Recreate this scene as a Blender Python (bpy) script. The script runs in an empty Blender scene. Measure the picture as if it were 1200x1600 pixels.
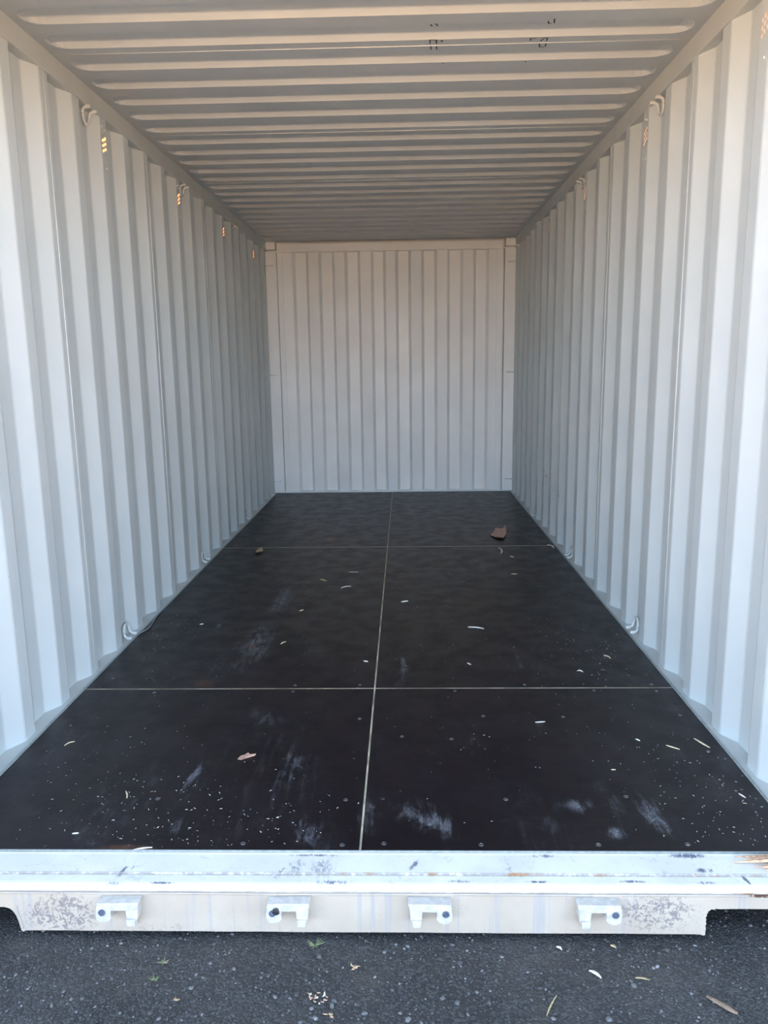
import bpy, bmesh, math, random
from mathutils import Vector, Matrix, noise as mnoise

# ------------------------------------------------------------------ camera
scene = bpy.context.scene
COL = scene.collection
random.seed(7)

CAM = Vector((0.12226, -1.84239, 1.25932))
YAW, PITCH, ROLL, FPX = -0.027914, -0.187743, -0.014141, 1215.0
fw = Vector((math.sin(YAW) * math.cos(PITCH), math.cos(YAW) * math.cos(PITCH), math.sin(PITCH)))
rt = Vector((math.cos(YAW), -math.sin(YAW), 0))
up = rt.cross(fw)
r2 = rt * math.cos(ROLL) + up * math.sin(ROLL)
u2 = -rt * math.sin(ROLL) + up * math.cos(ROLL)
cam_data = bpy.data.cameras.new('camera')
cam = bpy.data.objects.new('camera', cam_data)
COL.objects.link(cam)
M = Matrix((r2, u2, -fw)).transposed().to_4x4()
M.translation = CAM
cam.matrix_world = M
cam_data.sensor_fit = 'HORIZONTAL'
cam_data.sensor_width = 36.0
cam_data.lens = 36.0 * FPX / 1200.0
cam_data.clip_start = 0.02
cam_data.clip_end = 500
scene.camera = cam

# ------------------------------------------------------------------ sky, sun, exposure
world = bpy.data.worlds.new('sky')
scene.world = world
world.use_nodes = True
wn = world.node_tree.nodes
wl = world.node_tree.links
wn.clear()
w_out = wn.new('ShaderNodeOutputWorld')
w_bg = wn.new('ShaderNodeBackground')
w_tc = wn.new('ShaderNodeTexCoord')
w_sep = wn.new('ShaderNodeSeparateXYZ')
w_ramp = wn.new('ShaderNodeValToRGB')
w_mr = wn.new('ShaderNodeMapRange')
w_mr.inputs[1].default_value = -0.1
w_mr.inputs[2].default_value = 1.0
cr = w_ramp.color_ramp
SKY_STOPS = ((0.0, (0.42, 0.34, 0.27)), (0.09, (0.90, 0.84, 0.77)), (0.14, (0.84, 0.92, 1.0)), (0.25, (0.53, 0.74, 1.0)), (0.40, (0.19, 0.275, 0.41)), (1.0, (0.10, 0.125, 0.155)))
cr.elements[0].position = 0.0
cr.elements[0].color = (*SKY_STOPS[0][1], 1)
cr.elements[1].position = 1.0
cr.elements[1].color = (*SKY_STOPS[-1][1], 1)
for pos, c in SKY_STOPS[1:-1]:
    e = cr.elements.new(pos)
    e.color = (*c, 1)
wl.new(w_tc.outputs['Generated'], w_sep.inputs[0])
wl.new(w_sep.outputs['Z'], w_mr.inputs[0])
wl.new(w_mr.outputs[0], w_ramp.inputs[0])
wl.new(w_ramp.outputs[0], w_bg.inputs[0])
w_bg.inputs[1].default_value = 11.6
wl.new(w_bg.outputs[0], w_out.inputs[0])

sun_data = bpy.data.lights.new('sun', 'SUN')
sun_data.energy = 132.0
sun_data.color = (1.0, 0.74, 0.46)
sun_data.angle = math.radians(0.6)
sun = bpy.data.objects.new('sun', sun_data)
COL.objects.link(sun)
# low sun behind the container, to its left: the opening is in the container's own shade
sun.rotation_euler = Vector((-0.58, 0.70, 0.42)).to_track_quat('Z', 'Y').to_euler()
sun.location = (-6, 12, 6)

scene.view_settings.view_transform = 'Standard'
scene.view_settings.look = 'None'
scene.view_settings.gamma = 1.0
scene.view_settings.use_curve_mapping = False
scene.view_settings.exposure = -0.35
scene.cycles.max_bounces = 12
scene.cycles.diffuse_bounces = 8

# ------------------------------------------------------------------ material helpers
def new_mat(name):
    m = bpy.data.materials.new(name)
    m.use_nodes = True
    nt = m.node_tree
    return m, nt, nt.nodes['Principled BSDF']

class NB:
    """small node builder"""
    def __init__(self, nt):
        self.nt = nt
        self.n = nt.nodes
        self.l = nt.links
        self.pos = self.n.new('ShaderNodeNewGeometry').outputs['Position']
    def _set(self, sock, v):
        if hasattr(v, 'links') or isinstance(v, bpy.types.NodeSocket):
            self.l.new(v, sock)
        else:
            sock.default_value = v
    def math(self, op, a, b=0.0, clamp=False):
        m = self.n.new('ShaderNodeMath')
        m.operation = op
        m.use_clamp = clamp
        self._set(m.inputs[0], a)
        self._set(m.inputs[1], b)
        return m.outputs[0]
    def noise(self, scale, detail=3, rough=0.55, vec=None, stretch=None, dist=0.0):
        t = self.n.new('ShaderNodeTexNoise')
        t.inputs['Scale'].default_value = scale
        t.inputs['Detail'].default_value = detail
        t.inputs['Roughness'].default_value = rough
        t.inputs['Distortion'].default_value = dist
        v = vec or self.pos
        if stretch:
            mp = self.n.new('ShaderNodeMapping')
            mp.inputs['Scale'].default_value = stretch
            self.l.new(v, mp.inputs[0])
            v = mp.outputs[0]
        self.l.new(v, t.inputs['Vector'])
        return t.outputs['Fac']
    def voronoi(self, scale, feature='F1', vec=None, out='Distance'):
        t = self.n.new('ShaderNodeTexVoronoi')
        t.feature = feature
        t.inputs['Scale'].default_value = scale
        self.l.new(vec or self.pos, t.inputs['Vector'])
        return t.outputs[out]
    def ramp(self, x, a, b, lo=0.0, hi=1.0):
        m = self.n.new('ShaderNodeMapRange')
        m.interpolation_type = 'SMOOTHSTEP'
        self._set(m.inputs[0], x)
        for i, v in ((1, a), (2, b), (3, lo), (4, hi)):
            m.inputs[i].default_value = v
        return m.outputs[0]
    def mix(self, fac, a, b):
        m = self.n.new('ShaderNodeMix')
        m.data_type = 'RGBA'
        self._set(m.inputs[0], fac)
        for s, v in ((m.inputs[6], a), (m.inputs[7], b)):
            if isinstance(v, tuple):
                s.default_value = (*v[:3], 1)
            else:
                self.l.new(v, s)
        return m.outputs[2]
    def ellipse(self, c, half, rot=(0, 0, 0), soft=0.35):
        mp = self.n.new('ShaderNodeMapping')
        mp.vector_type = 'TEXTURE'
        mp.inputs['Location'].default_value = c
        mp.inputs['Rotation'].default_value = rot
        mp.inputs['Scale'].default_value = half
        self.l.new(self.pos, mp.inputs[0])
        ln = self.n.new('ShaderNodeVectorMath')
        ln.operation = 'LENGTH'
        self.l.new(mp.outputs[0], ln.inputs[0])
        return self.ramp(ln.outputs['Value'], 1.0, soft, 0.0, 1.0) if False else self.ramp_inv(ln.outputs['Value'], soft, 1.0)
    def ramp_inv(self, x, a, b):
        return self.ramp(x, a, b, 1.0, 0.0)
    def maxall(self, lst):
        o = lst[0]
        for q in lst[1:]:
            o = self.math('MAXIMUM', o, q)
        return o
    def bump(self, bsdf, h, strength=0.2, dist=0.01, normal=None):
        b = self.n.new('ShaderNodeBump')
        b.inputs['Strength'].default_value = strength
        b.inputs['Distance'].default_value = dist
        self.l.new(h, b.inputs['Height'])
        if normal:
            self.l.new(normal, b.inputs['Normal'])
        self.l.new(b.outputs[0], bsdf.inputs['Normal'])
        return b.outputs[0]
    def sepxyz(self):
        s = self.n.new('ShaderNodeSeparateXYZ')
        self.l.new(self.pos, s.inputs[0])
        return s.outputs

def simple(name, col, rough=0.6, metal=0.0, var=0.12, scale=40.0):
    m, nt, b = new_mat(name)
    k = NB(nt)
    f = k.ramp(k.noise(scale, 4), 0.3, 0.7)
    dark = tuple(c * (1 - var) for c in col)
    lite = tuple(min(1, c * (1 + var)) for c in col)
    nt.links.new(k.mix(f, dark, lite), b.inputs['Base Color'])
    b.inputs['Roughness'].default_value = rough
    b.inputs['Metallic'].default_value = metal
    return m

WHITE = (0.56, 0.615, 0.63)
def paint_material(name, col, specks=0.5, rough=0.42):
    m, nt, b = new_mat(name)
    k = NB(nt)
    f = k.ramp(k.noise(2.2, 3), 0.25, 0.75)
    c = k.mix(f, tuple(x * 0.96 for x in col), tuple(min(1, x * 1.04) for x in col))
    # handling scuffs: sparse grey specks and short vertical rubs
    a = k.ramp(k.noise(34, 3, 0.6, stretch=(1, 1, 0.16)), 0.735, 0.78)
    z = k.ramp(k.noise(1.7, 1), 0.50, 0.62)
    s = k.math('MULTIPLY', k.math('MULTIPLY', a, z), specks)
    c = k.mix(s, c, (0.22, 0.25, 0.30))
    if name == 'wall_paint':
        scr = k.maxall([k.ellipse((-1.20, 2.98, .16), (.06, .05, .22), soft=.2), k.ellipse((1.20, 4.12, .40), (.06, .06, .20), soft=.2),
                        k.ellipse((1.20, 4.0, .12), (.06, .05, .12), soft=.2), k.ellipse((-1.20, 1.02, .40), (.06, .012, .16), soft=.2),
                        k.ellipse((-1.20, .93, 1.40), (.06, .015, .035), (0.5, 0, 0), soft=.2), k.ellipse((1.20, 3.55, .32), (.06, .04, .12), soft=.2)])
        c = k.mix(k.math('MULTIPLY', scr, k.ramp(k.noise(55, 4, 0.7, stretch=(1, 1, 0.3)), 0.56, 0.64)), c, (0.10, 0.11, 0.14))
    v = k.ramp_inv(k.voronoi(6.5), 0.010, 0.022)
    v = k.math('MULTIPLY', v, specks)
    c = k.mix(v, c, (0.12, 0.13, 0.16))
    nt.links.new(c, b.inputs['Base Color'])
    nt.links.new(k.ramp(k.noise(7, 3), 0.3, 0.7, rough - 0.05, rough + 0.1), b.inputs['Roughness'])
    h1 = k.noise(2.4, 2, 0.5, stretch=(1, 1, 0.45))
    h2 = k.noise(160, 2)
    n1 = k.bump(b, h1, 0.25, 0.02)
    k.bump(b, h2, 0.06, 0.001, n1)
    return m
M_WALL = paint_material('wall_paint', WHITE)
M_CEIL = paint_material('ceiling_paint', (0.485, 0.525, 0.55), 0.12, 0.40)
M_RAIL = paint_material('rail_paint', (0.54, 0.57, 0.56), 0.2)
M_BACK = paint_material('end_wall_paint_lightened', (0.82, 0.84, 0.85), 0.25)  # paint lightened beyond the side walls, standing in for light at the far end
M_RING = simple('ring_paint', (0.66, 0.68, 0.67), 0.35, 0, 0.05)
M_SEAL = simple('grey_sealant', (0.30, 0.34, 0.34), 0.55, 0, 0.15, 60)
M_JOINT = simple('cream_joint_filler', (0.48, 0.43, 0.32), 0.7, 0, 0.45, 9)
M_INK = simple('black_marker_ink', (0.012, 0.011, 0.012), 0.5)
M_WELD = simple('painted_weld', (0.62, 0.64, 0.64), 0.3, 0, 0.05)
M_STEEL = simple('worn_zinc', (0.16, 0.16, 0.17), 0.3, 0.9, 0.3, 300)
M_DARKSTEEL = simple('dark_screw_steel', (0.05, 0.05, 0.06), 0.5, 0.6, 0.3, 300)
M_CHIP = simple('pale_wood', (0.72, 0.62, 0.42), 0.7, 0, 0.2, 200)
M_CHIP2 = simple('bleached_wood', (0.80, 0.78, 0.70), 0.7, 0, 0.15, 200)
M_BARK = simple('reddish_wood', (0.60, 0.37, 0.28), 0.75, 0, 0.35, 120)
M_TAN = simple('tan_straw', (0.42, 0.33, 0.19), 0.75, 0, 0.3, 150)
M_GREY_STICK = simple('weathered_wood', (0.24, 0.17, 0.12), 0.8, 0, 0.35, 90)
M_GRASS = simple('dry_green_grass', (0.20, 0.24, 0.11), 0.7, 0, 0.3, 90)
M_SPLINTER = simple('fresh_split_wood', (0.66, 0.42, 0.27), 0.7, 0, 0.3, 120)
M_RUST = simple('rust', (0.14, 0.045, 0.02), 0.9, 0, 0.6, 160)

# vent cover: translucent orange plastic
m, nt, b = new_mat('orange_translucent_plastic')
tr = nt.nodes.new('ShaderNodeBsdfTranslucent')
tr.inputs[0].default_value = (1.0, 0.36, 0.10, 1)
mx = nt.nodes.new('ShaderNodeMixShader')
mx.inputs[0].default_value = 0.8
b.inputs['Base Color'].default_value = (0.85, 0.22, 0.06, 1)
nt.links.new(b.outputs[0], mx.inputs[1])
nt.links.new(tr.outputs[0], mx.inputs[2])
nt.links.new(mx.outputs[0], nt.nodes['Material Output'].inputs[0])
M_ORANGE = m

# floor: dark film-faced plywood with footprints and scuffs
STREAKS = [(-0.547, 2.65, -0.569, 1.881, .05, .9), (-0.586, 1.983, -0.563, 1.152, .07, .8), (-0.525, 0.513, -0.574, 0.244, .014, 1.0),
           (-0.94, 0.649, -0.95, 0.315, .03, .4), (0.393, 3.005, 0.325, 2.428, .05, .55), (0.434, 2.697, 0.411, 2.363, .035, .5),
           (0.592, 3.168, 0.614, 2.766, .04, .55), (0.113, 1.512, 0.113, 1.051, .018, .8), (0.593, 1.466, 0.637, 1.209, .05, .45),
           (0.956, 2.414, 0.918, 1.958, .045, .5), (0.154, 0.18, 0.231, 0.087, .04, 1.0), (0.120, 0.229, 0.15, 0.16, .05, .6),
           (0.582, 0.23, 0.66, 0.207, .03, .95), (0.657, 0.089, 0.707, 0.08, .022, .9), (0.809, 0.29, 0.822, 0.041, .03, .9),
           (0.70, 0.40, 0.73, 0.05, .02, .5), (0.525, 0.646, 0.621, 0.819, .035, .35), (-0.181, 0.147, -0.111, 0.0, .035, .6),
           (0.011, 0.316, 0.015, 0.029, .03, .6), (-0.55, 0.10, -0.48, 0.115, .03, .5), (-0.398, 4.8, -0.394, 3.783, .03, .7),
           (-0.808, 4.532, -0.735, 4.816, .04, .9), (-0.151, 4.241, -0.109, 4.501, .035, .9), (0.21, 4.487, 0.203, 3.984, .035, .7),
           (-0.331, 1.517, -0.263, 1.437, .06, .45), (-0.811, 1.741, -0.80, 1.88, .012, .9), (-0.43, 0.82, -0.35, 0.72, .05, .5),
           (-0.21, 0.55, -0.25, 0.35, .06, .45), (0.33, 2.05, 0.37, 2.25, .03, .6), (0.62, 4.3, 0.66, 3.7, .05, .35), (-0.25, 2.3, -0.30, 2.8, .06, .3)]
def floor_material():
    m, nt, b = new_mat('film_faced_plywood')
    k = NB(nt)
    base = k.mix(k.ramp(k.noise(3.0, 4), 0.3, 0.75), (0.0060, 0.0040, 0.0065), (0.0125, 0.0090, 0.0135))
    parts = []
    for x0, y0, x1, y1, w, st in STREAKS:
        L_ = math.hypot(x1 - x0, y1 - y0) / 2 + w * 1.5
        a = math.atan2(y1 - y0, x1 - x0)
        e = k.ellipse(((x0 + x1) / 2, (y0 + y1) / 2, 0), (L_, w * 1.9, 1.0), (0, 0, a), 0.1)
        parts.append(k.math('MULTIPLY', e, st))
    msk = k.maxall(parts)
    br = k.noise(24, 8, 0.78, stretch=(1.0, 0.55, 1.0), dist=0.4)
    lines = k.noise(52, 5, 0.7, stretch=(1.0, 0.10, 1.0))
    br = k.math('ADD', k.math('MULTIPLY', br, 0.6), k.math('MULTIPLY', lines, 0.4))
    thr = k.ramp(k.math('ADD', k.math('MULTIPLY', msk, 0.13), br), 0.52, 0.70)
    grid = k.ramp(k.voronoi(110, 'DISTANCE_TO_EDGE'), 0.03, 0.30)
    scuff = k.math('MULTIPLY', k.math('MULTIPLY', thr, msk), k.math('ADD', k.math('MULTIPLY', grid, 0.55), 0.55))
    hz = k.ramp(k.noise(3.2, 5, 0.6, stretch=(1.0, 0.40, 1.0)), 0.46, 0.72)
    haze = k.math('MULTIPLY', k.math('MULTIPLY', hz, k.ramp(br, 0.49, 0.64)), 0.24)
    fine = k.math('MULTIPLY', k.ramp(k.noise(60, 3, 0.7, stretch=(0.25, 1.0, 1)), 0.56, 0.75), 0.03)
    tot = k.math('ADD', k.math('ADD', scuff, haze), fine, True)
    c = k.mix(tot, base, (0.23, 0.24, 0.265))
    dust = k.ramp_inv(k.voronoi(46), 0.045, 0.10)
    dz = k.ramp(k.noise(2.1, 3, 0.6), 0.50, 0.68)
    c = k.mix(k.math('MULTIPLY', k.math('MULTIPLY', dust, dz), 0.35), c, (0.40, 0.40, 0.42))
    rusty = k.maxall([k.ellipse((-0.70, 1.10, 0), (0.05, 0.05, 1)), k.ellipse((-0.63, 0.01, 0), (0.10, 0.022, 1)),
                      k.ellipse((-0.42, 3.72, 0), (0.06, 0.14, 1)), k.ellipse((-0.585, 1.52, 0), (0.03, 0.05, 1))])
    c = k.mix(k.math('MULTIPLY', rusty, k.ramp(br, 0.35, 0.7, 0.1, 0.6)), c, (0.20, 0.085, 0.045))
    nt.links.new(c, b.inputs['Base Color'])
    nt.links.new(k.math('ADD', k.math('MULTIPLY', tot, 0.35), k.ramp(k.noise(9, 4), 0.3, 0.7, 0.34, 0.46)), b.inputs['Roughness'])
    b.inputs['Specular IOR Level'].default_value = 0.28
    n1 = k.bump(b, k.noise(90, 2, stretch=(0.08, 1, 1)), 0.10, 0.002)
    k.bump(b, k.noise(1.6, 2), 0.12, 0.01, n1)
    return m
M_FLOOR = floor_material()

def sill_top_material():
    m, nt, b = new_mat('worn_sill_paint')
    k = NB(nt)
    c = k.mix(k.ramp(k.noise(6, 4), 0.3, 0.7), (0.66, 0.65, 0.61), (0.76, 0.745, 0.70))
    n = k.noise(110, 6, 0.75, stretch=(1, 0.5, 0.6), dist=0.8)
    n2 = k.noise(28, 5, 0.7, dist=1.0)
    sc = []
    for (x, y, hx, hy, a, s) in ((-0.613, -0.072, .010, .030, -0.35, 1.0), (-0.590, -0.060, .008, .02, -0.6, .6), (-0.205, -0.075, .010, .035, -0.5, .8),
                                 (-0.17, -0.06, .03, .05, 0, .7), (-0.10, -0.055, .05, .05, 0, .65), (0.137, -0.045, .010, .03, -0.6, 1.0),
                                 (0.372, -0.05, .02, .045, 0, .6), (0.862, -0.062, .016, .012, 0, 1.1), (0.885, -0.063, .010, .012, .3, 1.1),
                                 (0.915, -0.066, .008, .007, 0, .7), (0.962, -0.092, .006, .022, .35, 1.4), (-0.502, -0.108, .045, .005, 0, 1.1),
                                 (0.443, -0.100, .040, .006, 0, 1.1), (0.68, -0.098, .045, .007, 0, 1.0), (0.858, -0.101, .03, .008, 0, .9),
                                 (0.845, -0.010, .06, .012, 0, 1.2), (0.47, -0.012, .05, .008, 0, .9), (-0.12, -0.012, .10, .006, 0, .9),
                                 (-0.07, -0.104, .06, .010, 0, .9), (0.25, -0.100, .04, .007, 0, .8), (-0.62, -0.11, .03, .008, 0, .8)):
        sc.append(k.math('MULTIPLY', k.ellipse((x, y, -0.01), (hx * 1.3, hy * 1.3, 1.0), (0, 0, a), 0.1), s))
    mk = k.maxall(sc)
    f = k.ramp(k.math('ADD', k.math('MULTIPLY', mk, 0.20), n), 0.57, 0.70)
    f = k.math('MULTIPLY', f, mk, True)
    c = k.mix(f, c, (0.13, 0.15, 0.21))
    # overall light grime
    g = k.math('MULTIPLY', k.ramp(n2, 0.56, 0.76), 0.5)
    c = k.mix(g, c, (0.34, 0.37, 0.42))
    # dirt held along the folds
    xyz = k.sepxyz()
    d1 = k.ramp_inv(k.math('ABSOLUTE', k.math('ADD', xyz[1], 0.077)), 0.0015, 0.006)
    d1 = k.math('MULTIPLY', d1, k.ramp(k.noise(55, 4, 0.7), 0.30, 0.55))
    c = k.mix(k.math('MULTIPLY', d1, 0.8), c, (0.25, 0.22, 0.21))
    r = k.math('MULTIPLY', d1, k.ramp(k.noise(7, 3), 0.60, 0.68))
    c = k.mix(r, c, (0.36, 0.17, 0.06))
    d2 = k.ramp_inv(xyz[2], -0.033, -0.028)
    c = k.mix(k.math('MULTIPLY', d2, k.ramp(k.noise(30, 4), 0.3, 0.6, 0.25, 0.75)), c, (0.33, 0.29, 0.27))
    r2_ = k.math('MULTIPLY', d2, k.ramp(k.noise(9, 3), 0.60, 0.68))
    c = k.mix(r2_, c, (0.36, 0.17, 0.06))
    nt.links.new(c, b.inputs['Base Color'])
    b.inputs['Roughness'].default_value = 0.4
    n1 = k.bump(b, k.noise(22, 4), 0.22, 0.004)
    k.bump(b, n, 0.15, 0.002, n1)
    return m
M_SILL = sill_top_material()

def sill_face_material():
    m, nt, b = new_mat('stained_sill_face_paint')
    k = NB(nt)
    c = k.mix(k.ramp(k.noise(5, 4), 0.3, 0.7), (0.45, 0.385, 0.315), (0.53, 0.465, 0.39))
    # runs of dirty water down the face
    runs = k.ramp(k.noise(46, 3, 0.6, stretch=(1, 0.05, 0.03)), 0.54, 0.66)
    c = k.mix(k.math('MULTIPLY', runs, 0.6), c, (0.36, 0.35, 0.37))
    # splashed, blistered patches towards both ends
    pat = k.maxall([k.ellipse((-0.76, -0.114, -0.10), (0.13, 1, 0.085), soft=0.45), k.ellipse((0.74, -0.114, -0.09), (0.15, 1, 0.08), soft=0.3),
                    k.math('MULTIPLY', k.ellipse((-0.50, -0.114, -0.15), (0.22, 1, 0.04), soft=0.2), 0.55)])
    n = k.noise(85, 4, 0.65, dist=1.2)
    f = k.math('MULTIPLY', k.ramp(k.math('ADD', n, k.math('MULTIPLY', pat, 0.13)), 0.60, 0.68), pat)
    c = k.mix(k.math('MULTIPLY', f, 0.85), c, (0.20, 0.18, 0.185))
    sp = k.math('MULTIPLY', k.ramp_inv(k.voronoi(120), 0.10, 0.2), k.ramp(k.noise(24, 3), 0.52, 0.6))
    c = k.mix(k.math('MULTIPLY', sp, 0.6), c, (0.25, 0.22, 0.22))
    xyz = k.sepxyz()
    low = k.ramp_inv(xyz[2], -0.150, -0.115)
    c = k.mix(k.math('MULTIPLY', low, k.ramp(k.noise(60, 4), 0.35, 0.75, 0.0, 0.55)), c, (0.42, 0.33, 0.27))
    hi = k.ramp(xyz[2], -0.046, -0.036)
    c = k.mix(k.math('MULTIPLY', hi, k.ramp(k.noise(20, 4), 0.35, 0.65, 0.1, 0.6)), c, (0.38, 0.35, 0.34))
    ru = k.math('MULTIPLY', k.ellipse((0.995, -0.114, -0.0385), (0.042, 1, 0.009), soft=0.6), k.ramp(k.noise(90, 4), 0.36, 0.46))
    c = k.mix(ru, c, (0.10, 0.035, 0.018))
    nt.links.new(c, b.inputs['Base Color'])
    b.inputs['Roughness'].default_value = 0.5
    n1 = k.bump(b, k.math('ADD', k.math('MULTIPLY', pat, n), k.noise(14, 3)), 0.35, 0.004)
    return m
M_FACE = sill_face_material()

def ground_material():
    m, nt, b = new_mat('gravel_asphalt')
    k = NB(nt)
    c = k.mix(k.ramp(k.noise(3.2, 5, 0.6), 0.3, 0.7), (0.034, 0.033, 0.033), (0.066, 0.062, 0.060))
    v = k.voronoi(170, out='Color')
    s = k.n.new('ShaderNodeSeparateColor')
    k.l.new(v, s.inputs[0])
    c = k.mix(k.ramp(s.outputs[0], 0.4, 1.0, 0.0, 0.6), c, (0.12, 0.12, 0.122))
    d = k.voronoi(170)
    c = k.mix(k.ramp(d, 0.5, 0.8, 0, .7), c, (0.022, 0.022, 0.024))
    c = k.mix(k.math('MULTIPLY', k.ramp(k.noise(9, 4), 0.55, 0.75), 0.5), c, (0.085, 0.075, 0.065))
    # unseen ground farther out, coloured pale and warm to bounce light inside
    ln = k.n.new('ShaderNodeVectorMath')
    ln.operation = 'LENGTH'
    k.l.new(k.pos, ln.inputs[0])
    far = k.ramp(k.math('ADD', ln.outputs['Value'], k.math('MULTIPLY', k.noise(0.8, 3), 2.0)), 4.2, 6.0)
    c = k.mix(far, c, (0.50, 0.385, 0.28))
    nt.links.new(c, b.inputs['Base Color'])
    b.inputs['Roughness'].default_value = 0.75
    n1 = k.bump(b, k.ramp_inv(d, 0.0, 0.8), 0.5, 0.004)
    k.bump(b, k.noise(420, 3), 0.4, 0.002, n1)
    return m
M_GROUND = ground_material()

def stone_material():
    m, nt, b = new_mat('gravel_stones')
    k = NB(nt)
    at = k.n.new('ShaderNodeAttribute')
    at.attribute_name = 'tone'
    c = k.mix(at.outputs['Fac'], (0.018, 0.018, 0.019), (0.27, 0.27, 0.275))
    nt.links.new(c, b.inputs['Base Color'])
    b.inputs['Roughness'].default_value = 0.6
    return m
M_STONE = stone_material()

# ------------------------------------------------------------------ geometry helpers
def tag(o, label=None, cat=None, group=None, kind=None):
    if label: o['label'] = label
    if cat: o['category'] = cat
    if group: o['group'] = group
    if kind: o['kind'] = kind
    return o

def empty(name, loc=(0, 0, 0), rot=(0, 0, 0)):
    o = bpy.data.objects.new(name, None)
    o.empty_display_size = 0.05
    o.location = loc
    o.rotation_euler = rot
    COL.objects.link(o)
    return o

def obj(name, bm, mat, parent=None, loc=(0, 0, 0), smooth=False):
    me = bpy.data.meshes.new(name)
    bmesh.ops.recalc_face_normals(bm, faces=bm.faces)
    bm.to_mesh(me)
    bm.free()
    if smooth:
        for p in me.polygons: p.use_smooth = True
    for mm in (mat if isinstance(mat, (list, tuple)) else [mat]):
        me.materials.append(mm)
    o = bpy.data.objects.new(name, me)
    o.location = loc
    COL.objects.link(o)
    if parent: o.parent = parent
    return o

def link_copy(src, parent=None, loc=None, rot=None):
    o = src.copy()
    COL.objects.link(o)
    if parent: o.parent = parent
    if loc is not None: o.location = loc
    if rot is not None: o.rotation_euler = rot
    return o

def copy_tree(root, loc, rot=None, scale=None):
    r = root.copy()
    for key in ('label', 'group'):
        if key in r: del r[key]
    COL.objects.link(r)
    r.location = loc
    if rot is not None: r.rotation_euler = rot
    if scale is not None: r.scale = scale
    for ch in list(root.children):
        c = ch.copy()
        COL.objects.link(c)
        c.parent = r
        for g in ch.children:
            d = g.copy()
            COL.objects.link(d)
            d.parent = c
    return r

def box(bm, x0, x1, y0, y1, z0, z1, bev=0.0):
    v = [bm.verts.new(p) for p in ((x0, y0, z0), (x1, y0, z0), (x1, y1, z0), (x0, y1, z0), (x0, y0, z1), (x1, y0, z1), (x1, y1, z1), (x0, y1, z1))]
    fs = [bm.faces.new([v[i] for i in q]) for q in ((0, 3, 2, 1), (4, 5, 6, 7), (0, 1, 5, 4), (1, 2, 6, 5), (2, 3, 7, 6), (3, 0, 4, 7))]
    if bev:
        es = set()
        for f in fs: es.update(f.edges)
        bmesh.ops.bevel(bm, geom=list(es), offset=bev, segments=2, profile=0.6, affect='EDGES')

def tube(bm, pts, r, n=8, cap=True):
    pts = [Vector(p) for p in pts]
    rings = []
    up0 = Vector((0.13, 0.27, 0.95)).normalized()
    for i, p in enumerate(pts):
        t = (pts[min(i + 1, len(pts) - 1)] - pts[max(i - 1, 0)]).normalized()
        a = t.cross(up0)
        if a.length < 0.1: a = t.cross(Vector((1, 0, 0)))
        a.normalize()
        bb = t.cross(a)
        rr = r[i] if isinstance(r, (list, tuple)) else r
        rings.append([bm.verts.new(p + (a * math.cos(2 * math.pi * j / n) + bb * math.sin(2 * math.pi * j / n)) * rr) for j in range(n)])
    for i in range(len(rings) - 1):
        for j in range(n):
            bm.faces.new((rings[i][j], rings[i][(j + 1) % n], rings[i + 1][(j + 1) % n], rings[i + 1][j]))
    if cap:
        bm.faces.new(rings[0]); bm.faces.new(rings[-1][::-1])

def smooth_path(pts, sub=4):
    P = [Vector(p) for p in pts]
    out = []
    for i in range(len(P) - 1):
        p0, p1, p2, p3 = P[max(i - 1, 0)], P[i], P[i + 1], P[min(i + 2, len(P) - 1)]
        for s in range(sub):
            t = s / sub
            out.append(0.5 * ((2 * p1) + (p2 - p0) * t + (2 * p0 - 5 * p1 + 4 * p2 - p3) * t * t + (3 * p1 - p0 - 3 * p2 + p3) * t ** 3))
    out.append(P[-1])
    return out

def extrude_poly(bm, pts, axis, a, b):
    """pts: list of 2D points; axis: coordinate index that is extruded from a to b"""
    def mk(p, t):
        c = [0, 0, 0]
        o = [i for i in range(3) if i != axis]
        c[o[0]], c[o[1]], c[axis] = p[0], p[1], t
        return bm.verts.new(c)
    A = [mk(p, a) for p in pts]
    B = [mk(p, b) for p in pts]
    n = len(pts)
    for i in range(n):
        bm.faces.new((A[i], A[(i + 1) % n], B[(i + 1) % n], B[i]))
    bm.faces.new(A); bm.faces.new(B[::-1])

# ------------------------------------------------------------------ ground
L = 5.87          # depth of the container interior
HR = 2.413        # underside of roof flats
XW = 1.19         # inner flats of the side walls
DEP = 0.036       # depth of the side corrugation
GZ = -0.168

bm = bmesh.new()
N = 24
for i in range(N + 1):
    for j in range(N + 1):
        bm.verts.new((-60 + 120 * i / N, -60 + 120 * j / N, GZ))
bm.verts.ensure_lookup_table()
for i in range(N):
    for j in range(N):
        bm.faces.new([bm.verts[q] for q in (i * (N + 1) + j, (i + 1) * (N + 1) + j, (i + 1) * (N + 1) + j + 1, i * (N + 1) + j + 1)])
ground = tag(obj('ground', bm, M_GROUND), 'dark grey gravelly asphalt in front of the container', kind='structure')

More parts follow.
